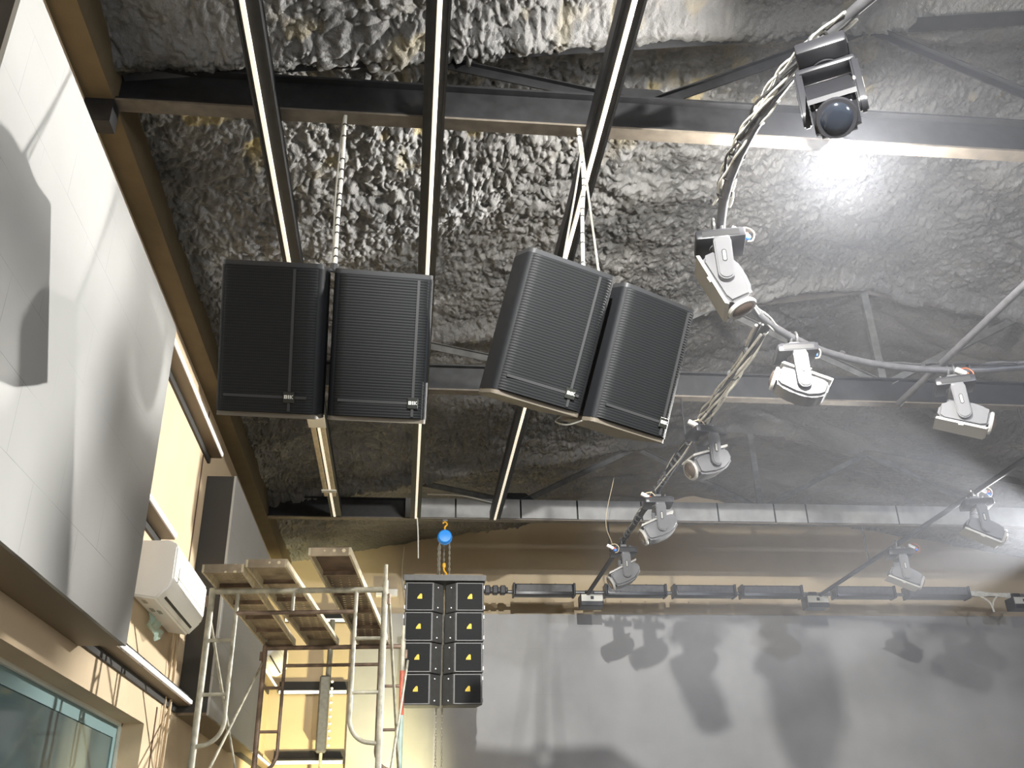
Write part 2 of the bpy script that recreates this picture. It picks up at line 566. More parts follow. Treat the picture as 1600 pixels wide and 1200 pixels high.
verts = np.stack([X.ravel(), Y.ravel(), Zr.ravel()], 1)
idx = np.arange(nx * ny).reshape(nx, ny)
faces = np.stack([idx[:-1, :-1].ravel(), idx[:-1, 1:].ravel(), idx[1:, 1:].ravel(), idx[1:, :-1].ravel()], 1)
me.vertices.add(len(verts)); me.vertices.foreach_set('co', verts.ravel())
me.loops.add(faces.size); me.loops.foreach_set('vertex_index', faces.ravel())
me.polygons.add(len(faces))
me.polygons.foreach_set('loop_start', np.arange(0, faces.size, 4)); me.polygons.foreach_set('loop_total', np.full(len(faces), 4))
me.polygons.foreach_set('use_smooth', [True] * len(faces))
me.update(calc_edges=True)
# raw, unpainted foam shows in spots close to the frames
raw = np.clip((vnoise(X * 9, Y * 9, 51) + 0.5 * vnoise(X * 3, Y * 3, 52) - 0.22) * 7, 0, 1)
near = np.exp(-((Y - 4.6) / 0.35) ** 2) + np.exp(-((Y - 3.85) / .12) ** 2) * .4 + np.exp(-((Y - 11.6) / 1.0) ** 2) * .25
near *= np.clip(1.1 - (X + 1.6) / 7, 0.2, 1)
at = me.attributes.new('raw', 'FLOAT', 'POINT')
at.data.foreach_set('value', np.clip(raw * near, 0, 1).ravel().astype(np.float32))
me.materials.append(M['foam'])
ceil = bpy.data.objects.new('ceiling', me); C.objects.link(ceil); ceil.location = (0, 0, Z0)
ceil['kind'] = 'structure'; ceil['label'] = 'lumpy grey-black sprayed foam underside of the pitched roof'
# roof sheet above the foam keeps daylight out
b = B()
for s in (0, 1):
    x0, x1 = (XL - .3, RIDGE_X) if s == 0 else (RIDGE_X, XR + .3)
    z0, z1 = roof_z(x0) + .12, roof_z(x1) + .12
    vs = [b.verts.new(p) for p in ((x0, 1.2, z0), (x1, 1.2, z1), (x1, YB + .3, z1), (x0, YB + .3, z0), (x0, 1.2, z0 + .05), (x1, 1.2, z1 + .05), (x1, YB + .3, z1 + .05), (x0, YB + .3, z0 + .05))]
    for q in ((0, 3, 2, 1), (4, 5, 6, 7), (0, 1, 5, 4), (1, 2, 6, 5), (2, 3, 7, 6), (3, 0, 4, 7)):
        b.faces.new([vs[i] for i in q])
struct('roof_sheet', b, M['dark_paint'])

# ------------------------------------------------------------------ roof trusses
def ibeam(bm, x0, x1, y, z0, z1, wd=.10, tf=.014, tw=.012):
    bxa(bm, (x0, y, z0), (x1, y + wd, z0 + tf))
    bxa(bm, (x0, y, z1 - tf), (x1, y + wd, z1))
    bxa(bm, (x0, y + wd / 2 - tw / 2, z0 + tf), (x1, y + wd / 2 + tw / 2, z1 - tf))


def truss(y, label, plate=False, web='web'):
    t = thing('roof_truss', label, 'roof truss', (RIDGE_X, y, 3.65), 'steel roof trusses across the hall')
    b = B(); x0, x1 = -1.60, XR - .002
    ibeam(b, x0, x1, y, 3.664, 3.90); obj('bottom_chord', b, M['black_steel'], t)
    b = B(); bxa(b, (x0, y - .004, 3.650), (x1, y + .085, 3.663)); obj('bottom_flange', b, M['flange'], t, label='tan flange under the chord')
    if plate:
        for i, (a_, c_) in enumerate([(-.05, .52), (.54, 1.28), (1.30, 1.95), (1.97, 2.72), (2.74, 3.65), (3.67, 4.35), (4.37, 4.75), (4.77, 5.9), (5.92, 7.0), (7.02, 8.1), (8.12, 9.2), (9.22, 10.38)]):
            b = B(); bxa(b, (a_, y - .016, 3.664 + .002 * (i % 3)), (c_, y - .004, 3.897)); obj('cover_plate', b, M['grey_plate'], t)
    for s in (-1, 1):                  # sloping top members and webs
        b = B()
        P = lambda x, z: Vector((RIDGE_X + s * (x - RIDGE_X), y + .05, z))
        tube(b, [P(-1.60, roof_z(-1.60) - .06), P(RIDGE_X, roof_z(RIDGE_X) - .09)], .06, 4)
        obj('top_chord', b, M[web] if web != 'web' else M['dark_paint'], t)
        for (xa, za, xb, zb) in ((.0, roof_z(0) - .1, 1.2, 3.88), (1.3, 3.88, 2.72, roof_z(2.7) - .1), (2.75, roof_z(2.7) - .1, 4.16, 3.88)):
            b = B(); pa, pb = P(xa, za), P(xb, zb)
            d = (pb - pa).normalized(); n_ = Vector((0, 1, 0)); u_ = d.cross(n_).normalized()
            # angle bar: two thin legs
            for (o1, h1, h2) in ((Vector((0, 0, 0)), u_ * .03, n_ * .004), (u_ * .03, u_ * .003, n_ * .03)):
                vs = []
                for p in (pa, pb):
                    for q1 in (-1, 1):
                        for q2 in (-1, 1):
                            vs.append(b.verts.new(p + o1 + h1 * q1 + h2 * q2))
                bmesh.ops.convex_hull(b, input=vs)
            obj('web_member', b, M[web], t)
    b = B(); bxa(b, (RIDGE_X - .035, y + .03, 3.9), (RIDGE_X + .035, y + .07, roof_z(RIDGE_X) - .1)); obj('king_post', b, M['web'], t)
    b = B(); prism(b, [(1.02, 3.90), (1.48, 3.90), (1.36, 4.0), (1.14, 4.0)], y + .044, y + .056); obj('gusset_plate', b, M['black_steel'], t)
    return t


truss(4.0, 'black steel roof truss above the hanging black speakers, first from the camera', web='black_steel')
truss(7.28, 'black steel roof truss with a thin bright lower edge, middle of the three')
truss(10.6, 'roof truss clad in grey plates carrying the blue chain hoist, furthest from the camera', plate=True)

# ------------------------------------------------------------------ LED strips under the trusses
def strip(x, y0, y1, dx, label):
    t = thing('led_strip_light', label, 'strip light', (x, (y0 + y1) / 2, 3.55), 'LED strips running along the ceiling')
    b = B()
    bxa(b, (x - .055 + dx, y0, 3.562), (x + .055 + dx, y1, 3.575))
    bxa(b, (x - .058 + dx, y0, 3.555), (x - .046 + dx, y1, 3.648)); bxa(b, (x + .046 + dx, y0, 3.555), (x + .058 + dx, y1, 3.648))
    obj('channel', b, M['black_steel'], t)
    b = B(); bxr(b, (x - .012, y0 + .01, 3.548), (x + .012, y1 - .01, 3.562), .003, 1); obj('diffuser', b, M['led'], t)
    return t


strip(-.825, 2.2, 10.30, .018, 'LED strip in black channel on the wall side, above the left speaker pair')
strip(.070, 2.2, 10.32, -.004, 'LED strip in black channel between the two hanging speaker pairs')
strip(.960, 2.2, 10.33, .0, 'LED strip in black channel passing above the tilted right speaker pair')
t = thing('cream_batten', 'cream timber batten taped beside the far end of the wall-side LED strip', 'batten', (-.84, 8.4, 3.49))
b = B(); bxa(b, (-.885, 7.45, 3.515), (-.848, 9.55, 3.548)); bxa(b, (-.80, 7.45, 3.515), (-.765, 9.55, 3.548)); obj('rail', b, M['batten'], t)
b = B(); bxa(b, (-.90, 7.55, 3.505), (-.75, 7.80, 3.515)); obj('tape', b, M['offwhite'], t)
b = B(); bxa(b, (-.90, 9.35, 3.505), (-.75, 9.42, 3.515)); obj('tape', b, M['offwhite'], t)

# ------------------------------------------------------------------ wall ledges with LED line
def ledge_y(y0, y1, z, label):
    t = thing('led_ledge', label, 'wall light', (XL + .06, (y0 + y1) / 2, z), 'ledge lights on the walls')
    b = B(); bxa(b, (XL, y0, z), (XL + .115, y1, z + .05)); bxa(b, (XL, y0, z - .06), (XL + .02, y1, z)); obj('housing', b, M['panel_side'], t)
    b = B(); bxa(b, (XL + .115, y0 + .01, z + .004), (XL + .128, y1 - .01, z + .030)); obj('diffuser', b, M['ledwhite'], t)
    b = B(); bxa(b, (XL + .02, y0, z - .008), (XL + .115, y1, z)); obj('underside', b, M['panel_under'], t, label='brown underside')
def ledge_x(x0, x1, z, label):
    t = thing('led_ledge', label, 'wall light', ((x0 + x1) / 2, YB - .06, z), 'ledge lights on the walls')
    b = B(); bxa(b, (x0, YB - .115, z), (x1, YB, z + .05)); bxa(b, (x0, YB - .02, z), (x1, YB, z + .16)); obj('housing', b, M['panel_side'], t)
    b = B(); bxa(b, (x0 + .01, YB - .128, z - .01), (x1 - .01, YB - .115, z + .03)); obj('diffuser', b, M['ledwhite'], t)

ledge_y(5.46, 7.93, 3.26, 'LED ledge high on the left wall between the two grey panels')
ledge_y(5.46, 6.72, 2.14, 'LED ledge at middle height on the left wall ending above the white air conditioner')
ledge_y(5.46, 7.93, 1.20, 'LED ledge low on the left wall beneath the white air conditioner')
ledge_y(10.55, 13.05, 2.16, 'LED ledge on the left wall between the dark panel and the stage corner, middle height')
ledge_y(10.55, 13.05, 1.22, 'LED ledge on the left wall between the dark panel and the stage corner, low')
ledge_x(XL + .13, -.74, 3.05, 'LED ledge on the yellow lit stage wall seen between scaffold planks')
ledge_x(XL + .13, -.74, 2.12, 'LED ledge across the yellow lit stage wall behind the scaffold')
ledge_x(XL + .13, -.74, 1.27, 'LED ledge lowest on the yellow lit stage wall')

# ------------------------------------------------------------------ wall panels and stage board
def wall_panel(y0, y1, label, x=-1.50, z0=1.13, z1=3.105):
    t = thing('acoustic_panel', label, 'wall panel', (x - .1, (y0 + y1) / 2, z0), 'large grey panels on the left wall')
    b = B(); bxa(b, (XL + .002, y0, z0 + .02), (x - .018, y1, z1)); obj('box', b, M['panel_side'], t)
    b = B(); bxa(b, (x - .018, y0 - .004, z0), (x, y1 + .004, z1 + .004)); obj('face_board', b, M['panel'], t)
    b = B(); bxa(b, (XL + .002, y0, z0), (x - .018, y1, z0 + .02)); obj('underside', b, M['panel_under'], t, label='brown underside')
wall_panel(2.72, 5.44, 'large grey board panel on the left wall nearest the camera, brightly lit')
wall_panel(7.98, 10.50, 'grey board panel on the left wall behind the scaffold')

t = tag(obj('stage_backdrop', (lambda bb: (bxa(bb, (-.72, YB - .05, ZF), (XR - .003, YB - .002, 3.17)), bb)[1])(B()), M['backdrop']),
        'huge dark grey board covering the stage end wall below the light bars', 'stage backdrop')

# ------------------------------------------------------------------ hung speakers
def letters_bik(cx, cz, h, y0, y1):
    """the block letters B I K, drawn as bold strokes in the plane of the badge"""
    bb = B(); t = h * .26; w_ = h * .86; g = h * .22
    x = cx - (w_ * 2 + t * 1.15 + 2 * g) / 2
    z0, z1, zm = cz - h / 2, cz + h / 2, cz
    e = t * .34
    def bar(xa, za, xb, zb):
        bxa(bb, (xa, y0, za), (xb, y1, zb))
    bar(x, z0, x + t, z1)
    for za, zb in ((z0, z0 + t * .8), (zm - t * .4, zm + t * .4), (z1 - t * .8, z1)):
        bar(x + t, za, x + w_ - e, zb)
    bar(x + w_ - t, z0 + e, x + w_, zm - e * .4)
    bar(x + w_ - t, zm + e * .4, x + w_, z1 - e)
    x += w_ + g
    bar(x, z0, x + t * 1.15, z1)
    x += t * 1.15 + g
    bar(x, z0, x + t, z1)
    prism(bb, [(x + t, zm - t * .55), (x + w_ - t * 1.1, z1), (x + w_ + t * .2, z1), (x + t * 1.5, zm + t * .05), (x + w_ + t * .3, z0), (x + w_ - t * 1.0, z0), (x + t, zm + t * .1)], y0, y1, 'y')
    return bb


def speaker(loc, rot, label, badge_u, fl):
    """origin at the middle of the front face; x right, y back, z up"""
    W, H, D = .44, .67, .40
    e = thing('hanging_speaker', label, 'speaker', loc, 'black hanging speakers', (R(rot[0]), R(rot[1]), R(rot[2])), local=True)
    # plan outline, rear narrower, front edges rounded
    def plan(inset=0.0):
        hw = W / 2 - inset
        pts = []
        for k in range(5):
            a = math.pi / 2 * k / 4
            pts.append((-hw + .03 - .03 * math.cos(a), .035 - .03 * math.sin(a) + inset))
        for k in range(5):
            a = math.pi / 2 * (1 - k / 4)
            pts.append((hw - .03 + .03 * math.cos(a), .035 - .03 * math.sin(a) + inset))
        pts += [(hw - .008, D * .55), (hw - .055, D * .92), (-hw + .055, D * .92), (-hw + .008, D * .55)]
        return pts
    b = B()
    prism(b, plan(), -H / 2 + .02, H / 2 - .02, 'z')
    obj('cabinet', b, M['cab'], e, smooth=True, angle=30)
    for s, nm in ((1, 'top_cap'), (-1, 'bottom_cap')):
        b = B(); z0, z1 = (H / 2 - .02, H / 2) if s > 0 else (-H / 2, -H / 2 + .02)
        prism(b, plan(.002), z0, z1, 'z')
        obj(nm, b, M['cab_edge'] if s > 0 else M['under_tan'], e, smooth=True, angle=30)
    # bulged grille
    b = B(); n = 16; hw = W / 2 - .006
    prof = []
    for k in range(n + 1):
        u = -1 + 2 * k / n
        yy = -.014 + .014 * abs(u) ** 4 + (.022 * max(0, (abs(u) - .9) / .1) ** 2)
        prof.append((u * hw, yy))
    prism(b, prof + [(hw, .04), (-hw, .04)], -H / 2 + .024, H / 2 - .024, 'z')
    g = obj('grille', b, M['grille'], e, smooth=True, angle=50)
    ub = (badge_u - .5) * W
    vb = -H / 2 + H * .135
    b = B()
    bxa(b, (ub - .006, -.0165, -H / 2 + .03), (ub + .006, -.010, H / 2 - .03))
    bxa(b, (-W / 2 + .04, -.0160, vb - .006), (W / 2 - .045, -.009, vb + .006))
    obj('seam', b, M['seam'], g, label='pale seam lines crossing the grille')
    b = B(); bxr(b, (ub - .024, -.022, vb - .024), (ub + .024, -.012, vb + .024), .002, 1)
    bd = obj('badge', b, M['badge'], g)
    bb = letters_bik(ub, vb + .002, .0155, -.0245, -.0215)
    obj('logo', bb, M['letter'], g, label='white lettering BIK')
    # rigging lug
    b = B(); bxr(b, (-.03, .26, H / 2), (.03, .32, H / 2 + .02), .006, 1); tube(b, [(0, .29, H / 2 + .015), (0, .29, H / 2 + .03)], .010, 8)
    obj('lug', b, M['clampm'], e, smooth=True)
    return e


speaker((-.623, 3.671, 2.060), (27.6, 3.4, -4.2), 'black speaker beside the left wall, outer one of the upright pair', .73, 1)
speaker((-.146, 3.764, 2.093), (27.4, -1.7, 6.4), 'black speaker of the upright pair, hung between two LED strips', .84, 1)
speaker((.629, 3.676, 2.143), (26.4, 6.2, 18.9), 'tilted black speaker with side wall showing, left one of the slanted pair', .80, 1)
speaker((1.093, 3.901, 2.123), (24.9, 2.9, 26.5), 'tilted black speaker with bright right edge, closest to the moving lights', .86, 1)

# rigging brackets joining each pair
b = B()
tube(b, [(-.60, 3.785, 2.515), (-.17, 3.87, 2.545)], .012, 8); tube(b, [(-.385, 3.83, 2.53), (-.383, 3.82, 2.56)], .02, 8)
tag(obj('hanging_bracket', b, M['cabledark'], smooth=True), 'black bracket joining the tops of the upright speaker pair', 'bracket')
b = B()
tube(b, [(.595, 3.80, 2.585), (1.04, 4.03, 2.575)], .012, 8); tube(b, [(.81, 3.91, 2.58), (.815, 3.90, 2.63)], .018, 8)
tag(obj('hanging_bracket', b, M['cabledark'], smooth=True), 'black bracket joining the tops of the slanted speaker pair', 'bracket')


def cable(name, pts, r, m, label, cat='cable', n=6, ties=None, group=None):
    b = B()
    pp = smooth_path(pts, 6) if len(pts) > 2 else pts
    tube(b, pp, r, n)
    o = obj(name, b, m, smooth=True)
    tag(o, label, cat, group)
    if ties:
        for k in range(1, ties):
            b = B()
            i = int(len(pp) * k / ties)
            p = Vector(pp[i]); q = Vector(pp[min(i + 1, len(pp) - 1)])
            d = (q - p).normalized()
            tube(b, [p - d * .004, p + d * .004], r * 1.35, n)
            obj('cable_tie', b, M['cabledark'], o)
    return o


cable('suspension_cable', [(-.405, 4.02, 3.66), (-.40, 4.0, 3.2), (-.395, 3.93, 2.9), (-.380, 3.82, 2.55)], .010, M['cable'], 'pale cable with black ties rising from the upright speaker pair', ties=14)
cable('suspension_rope', [(-.415, 4.03, 3.66), (-.42, 3.97, 3.1), (-.392, 3.84, 2.53)], .005, M['chain'], 'thin steel rope beside the tied cable above the upright speaker pair', 'rope')
cable('suspension_cable', [(.865, 4.02, 3.66), (.875, 4.02, 3.3), (.84, 3.95, 3.0), (.815, 3.90, 2.62)], .010, M['cable'], 'pale cable with black ties rising from the slanted speaker pair', ties=12)
cable('suspension_rope', [(.86, 4.04, 3.66), (.86, 4.0, 3.42), (.70, 3.86, 2.60)], .006, M['chain'], 'steel rope falling to the left corner of the slanted speaker pair', 'rope')
cable('suspension_rope', [(.88, 4.04, 3.66), (.88, 4.0, 3.40), (.91, 3.96, 2.59)], .006, M['chain'], 'steel rope falling to the middle of the slanted speaker pair', 'rope')
cable('loose_wire', [(.70, 4.06, 1.92), (.66, 4.0, 1.86), (.71, 3.97, 1.83), (.80, 4.02, 1.88)], .004, M['cable'], 'short loose wire hooked under the slanted speaker pair', 'wire')

# ------------------------------------------------------------------ air conditioners
def aircon(y0, y1, z0, z1, xf, label, big=True):
    t = thing('air_conditioner', label, 'air conditioner', (XL + .12, (y0 + y1) / 2, z0), 'white wall air conditioners')
    h = z1 - z0; d = xf - XL
    prof = [(XL, z0 + h * .06), (XL + d * .62, z0), (XL + d * .93, z0 + h * .22), (xf, z0 + h * .34), (xf, z1 - .04), (xf - .03, z1 - .006), (xf - .07, z1), (XL, z1)]
    b = B(); prism(b, prof, y0, y1, 'y')
    bmesh.ops.bevel(b, geom=list(b.edges), offset=.012, segments=2, affect='EDGES')
    obj('body', b, M['white_plastic'], t, smooth=True, angle=25)
    # louvre slot on the sloping underside
    pa = Vector((XL + d * .62, 0, z0)); pb = Vector((XL + d * .93, 0, z0 + h * .22)); dn = (pb - pa).normalized(); nn = Vector((dn.z, 0, -dn.x))
    b = B()
    for (s0, s1, yy0, yy1) in ((.35, .50, y0 + .10, y1 - .10),):
        q = [pa + (pb - pa) * s0, pa + (pb - pa) * s1]
        prism(b, [(q[0].x, q[0].z), (q[1].x, q[1].z), (q[1].x + nn.x * .004, q[1].z + nn.z * .004), (q[0].x + nn.x * .004, q[0].z + nn.z * .004)], yy0, yy1, 'y')
    obj('air_slot', b, M['slot'], t, label='black air slot')
    b = B(); bxa(b, (xf, y0 + .03, z0 + h * .42), (xf + .003, y1 - .03, z0 + h * .44)); obj('front_seam', b, M['offwhite'], t)
    if big:
        b = B()
        for (ux, yy) in ((.10, .08), (.10, .30), (.26, .34)):
            x_ = XL + d * ux + .02; z_ = z0 + h * .06 - (h * .06) * (x_ - XL) / (d * .62)
            bxa(b, (x_, y0 + yy, z_ - .004), (x_ + .045, y0 + yy + .09, z_ - .0005))
        obj('sticker', b, M['sticker'], t, label='small grey labels on the underside')


aircon(6.28, 7.34, 1.60, 1.99, -1.50, 'white wall air conditioner near the large grey panel')
aircon(11.25, 12.5, 2.22, 2.55, -1.46, 'white wall air conditioner in the yellow lit corner behind the scaffold', big=False)
b = B(); tube(b, smooth_path([(-1.68, 7.34, 1.72), (-1.70, 7.5, 1.5), (-1.72, 7.62, 1.25), (-1.73, 7.66, .4), (-1.73, 7.68, -1.2)], 5), .012, 6)
tube(b, smooth_path([(-1.69, 7.34, 1.70), (-1.71, 7.44, 1.5), (-1.73, 7.50, 1.15), (-1.735, 7.52, .3), (-1.735, 7.55, -1.2)], 5), .008, 6)
tag(obj('drain_pipe', b, M['wall'], smooth=True), 'brown pipes running down the wall from the white air conditioner', 'pipe')

# ------------------------------------------------------------------ flood lamp
t = thing('flood_lamp', 'glaring white round lamp hanging just below the first roof truss', 'lamp', (LAMP_POS[0], LAMP_POS[1], LAMP_POS[2]), local=True)
b = B()
pr = [(.001, -.085)] + [(.085 * math.sin(math.pi * k / 12), -.085 * math.cos(math.pi * k / 12)) for k in range(1, 11)] + [(.035, .085)]
lathe(b, pr, 20); obj('bulb', b, M['bulb'], t, smooth=True, angle=80)
b = B(); lathe(b, [(.036, .072), (.105, .066), (.11, .072), (.05, .10)], 28); obj('cutoff_cap', b, M['white_plastic'], t, smooth=True)  # cap added to keep lamp light off the foam overhead
b = B(); lathe(b, [(.036, .085), (.042, .10), (.042, .15), (.03, .165)], 20); obj('socket', b, M['white_plastic'], t, smooth=True)
b = B(); tube(b, [(0, 0, .16), (0, .06, .205)], .008, 6); obj('cord', b, M['cabledark'], t)

# ------------------------------------------------------------------ lighting pipes
RC = (3.80, 3.63); RR = 2.2; ZP = 3.2
b = B()
pts = [(RC[0] + RR * math.cos(2 * math.pi * k / 72), RC[1] + RR * math.sin(2 * math.pi * k / 72), ZP) for k in range(72)]
tube(b, pts, .026, 10, close=True)
tag(obj('lighting_ring', b, M['pipe'], smooth=True), 'grey circular pipe carrying the nearer moving lights', 'lighting pipe')
b = B(); tube(b, [(2.33, 5.27, ZP), (2.33, 12.28, ZP)], .026, 10)
tag(obj('lighting_pipe', b, M['black_steel'], smooth=True), 'black pipe from the ring to the stage, carrying three moving lights on the left', 'lighting pipe')
b = B(); tube(b, [(5.46, 5.12, ZP), (5.46, 12.28, ZP)], .026, 10)
tag(obj('lighting_pipe', b, M['black_steel'], smooth=True), 'black pipe running to the stage at right with two moving lights', 'lighting pipe')
b = B(); tube(b, [(3.84, 1.45, ZP + .055), (3.84, 6.5, ZP + .055)], .026, 10)
tag(obj('lighting_pipe', b, M['pipe'], smooth=True), 'grey pipe crossing the middle of the lighting ring', 'lighting pipe')
b = B(); tube(b, [(.92, 12.33, ZP + .06), (10.2, 12.33, ZP + .06)], .024, 10)
tag(obj('lighting_pipe', b, M['clampm'], smooth=True), 'crosswise pipe in front of the stage wall holding the light bars', 'lighting pipe')
HANG = ['black rod holding the left pipe to the middle roof truss', 'black rod holding the left pipe to the grey plated truss',
        'black rod holding the right pipe to the middle roof truss', 'black rod holding the right pipe to the grey plated truss',
        'rod holding the middle of the lighting ring to the first roof truss']
for i, (x, y, h) in enumerate([(2.33, 7.33, 3.65), (2.33, 10.65, 3.65), (5.46, 7.33, 3.65), (5.46, 10.65, 3.65), (3.84, 4.05, 3.65)]):
    b = B(); tube(b, [(x, y, ZP + .02), (x, y, h)], .009, 6)
    tag(obj('hanger_rod', b, M['black_steel'], smooth=True), HANG[i], 'hanger rod', 'hanger rods of the lighting pipes')


def bundle(path, label, n=5, spread=.028, m='cable', r=.0065, ties=10):
    pp = smooth_path(path, 6)
    t = thing('cable_bundle', label, 'cables', tuple(pp[0]), 'pale cables tied along the lighting pipes')
    for k in range(n):
        ph = random.uniform(0, 6.28); b = B(); q = []
        for i, p in enumerate(pp):
            d = (Vector(pp[min(i + 1, len(pp) - 1)]) - Vector(pp[max(i - 1, 0)])).normalized()
            u_, v_ = frame_of(d)
            a = ph + i * .11
            s = spread * (1 + .25 * math.sin(i * .9 + k))
            q.append(Vector(p) + u_ * math.cos(a) * s + v_ * math.sin(a) * s)
        tube(b, q, r, 6); obj('cable', b, M[m] if k % 4 else M['cabledark'], t, smooth=True)
    for k in range(1, ties):
        b = B()
        i = int(len(pp) * k / ties); p = Vector(pp[i]); d = (Vector(pp[min(i + 1, len(pp) - 1)]) - p).normalized()
        tube(b, [p - d * .005, p + d * .005], spread * 1.1, 10)
        obj('cable_tie', b, M['cabledark'], t)


def ringp(a, dz=0.0, dr=0.0):
    return (RC[0] + (RR + dr) * math.cos(R(a)), RC[1] + (RR + dr) * math.sin(R(a)), ZP + dz)
bundle([ringp(a, .02) for a in range(204, 162, -6)], 'pale cables tied to the ring between the black light and the next light below it', n=7, spread=.040, r=.007)
bundle([ringp(a, .01) for a in range(160, 126, -6)], 'cables on the ring between the light with the amber lens and its neighbour', n=4)
bundle([ringp(a, .02) for a in range(120, 60, -6)], 'smooth grey cables on the far arc of the ring', n=3, m='pipe', ties=6)
bundle([(2.31, 5.35, ZP), (2.31, 5.9, ZP - .01), (2.31, 6.4, ZP), (2.32, 6.75, ZP)], 'thick pale cable bunch on the left pipe just after the ring', n=12, spread=.042, r=.010, ties=5)
bundle([(2.32, 6.85, ZP), (2.32, 7.6, ZP), (2.32, 8.3, ZP)], 'pale cables on the left pipe between its first and second lights', n=5, spread=.034)
bundle([(2.32, 8.45, ZP), (2.32, 9.2, ZP), (2.32, 9.85, ZP)], 'cables on the left pipe between its second and third lights', n=4, spread=.03)

# ------------------------------------------------------------------ moving lights
def moving_light(loc, yawd, tilt, label, shell='head', scale=1.0, swing=0.0, lensm='lens', arm_tilt=0.0):
    """origin at the pipe centre; hangs down -z. local y = pivot axis direction"""
    e = thing('moving_light', label, 'stage light', loc, 'moving stage lights on the pipes', (R(arm_tilt), R(swing), R(yawd)), local=True)
    e.scale = (scale,) * 3
    # clamp hooked over the pipe
    b = B()
    tube(b, [(-.02 + 0 * k, .040 * math.cos(R(a)), .040 * math.sin(R(a))) for k, a in enumerate(range(-60, 241, 25))], .009, 6)
    tube(b, [(.02, .040 * math.cos(R(a)), .040 * math.sin(R(a))) for a in range(-60, 241, 25)], .009, 6)
    bxr(b, (-.035, -.02, -.085), (.035, .02, -.035), .004, 1)
    for s in (-1, 1):
        bxr(b, (s * .075 - .022, -.018, -.085), (s * .075 + .022, .018, -.055), .004, 1)
        tube(b, [(s * .075, 0, -.10), (s * .075, 0, -.035)], .007, 8)
    obj('clamp', b, M['clampm'], e, smooth=True)
    b = B()
    bxr(b, (-.135, -.105, -.150), (.135, .105, -.090), .012, 2)
    bxr(b, (-.120, -.095, -.100), (.120, .095, -.082), .006, 1)
    obj('base', b, M['headdark'], e, smooth=True)
    b = B(); bxa(b, (-.10, -.108, -.140), (.10, -.1055, -.105)); obj('control_panel', b, M['slot'], e)
    # yoke: cross piece and two arms
    b = B(); bxr(b, (-.045, -.125, -.180), (.045, .125, -.148), .012, 2); lathe(b, [(.06, -.16), (.06, -.148)], 20)
    obj('yoke', b, M[shell], e, smooth=True)
    for s in (-1, 1):
        b = B()
        pts_ = []
        for (cx_, cz_, rr, a0, a1) in ((0, -.185, .048, 180, 0), (0, -.385, .044, 0, -180)):
            for k in range(9):
                a = R(a0 + (a1 - a0) * k / 8)
                pts_.append((cx_ + rr * math.cos(a), cz_ + rr * math.sin(a) * (.6 if a0 == 180 else 1)))
        y0, y1 = (s * .098, s * .132)
        prism(b, pts_, min(y0, y1), max(y0, y1), 'y')
        bmesh.ops.bevel(b, geom=[ed for ed in b.edges if abs(ed.verts[0].co.y - ed.verts[1].co.y) < 1e-5], offset=.008, segments=2, affect='EDGES')
        arm = obj('yoke_arm', b, M[shell], e, smooth=True)
        b = B()
        def pill(w_, h_, ya, yb):
            q = []
            for k in range(9):
                a = R(180 - 180 * k / 8); q.append((w_ * math.cos(a), -.285 + h_ + w_ * math.sin(a)))
            for k in range(9):
                a = R(-180 * k / 8); q.append((w_ * math.cos(a), -.285 - h_ + w_ * math.sin(a)))
            prism(b, q, min(ya, yb), max(ya, yb), 'y')
        pill(.013, .026, s * .131, s * .1335); obj('slot_rim', b, M['slot'], arm)
        b = B(); pill(.008, .024, s * .133, s * .1348); obj('slot', b, M['rim'], arm)
    # head, long axis u, tilted round the pivot
    mt = Matrix.Translation((0, 0, -.375)) @ Matrix.Rotation(R(tilt), 4, 'Y')
    b = B()
    prof = [(-.165, -.055), (-.120, -.080), (.120, -.080), (.175, -.062), (.175, .060), (.135, .082), (.03, .098), (-.06, .094), (-.13, .062), (-.165, .03)]
    prism(b, prof, -.090, .090, 'y', mt)
    bmesh.ops.bevel(b, geom=list(b.edges), offset=.020, segments=3, affect='EDGES')
    h = obj('head', b, M[shell], e, smooth=True, angle=25)
    b = B()   # lower cover with pale rim
    prism(b, [(-.172, -.088), (.160, -.095), (.176, -.078), (-.165, -.070)], -.096, .096, 'y', mt); obj('cover_rim', b, M['rim'] if shell == 'head' else M['headdark'], h)
    b = B(); lathe(b, [(.078, 0), (.084, .012), (.078, .024), (.070, .024)], 28, mt @ Matrix.Translation((.172, 0, 0)) @ Matrix.Rotation(R(90), 4, 'Y')); obj('lens_bezel', b, M['rim'] if shell == 'head' else M['headdark'], h, smooth=True)
    b = B(); lathe(b, [(.066, .022), (.055, .034), (.03, .041), (.004, .043)], 28, mt @ Matrix.Translation((.172, 0, 0)) @ Matrix.Rotation(R(90), 4, 'Y')); obj('lens', b, M[lensm], h, smooth=True)
    b = B(); tube(b, [mt @ Vector((-.02, -.1, -.10)), mt @ Vector((.015, -.1, -.10))], .006, 6); obj('catch', b, M['rim'], h)
    return e


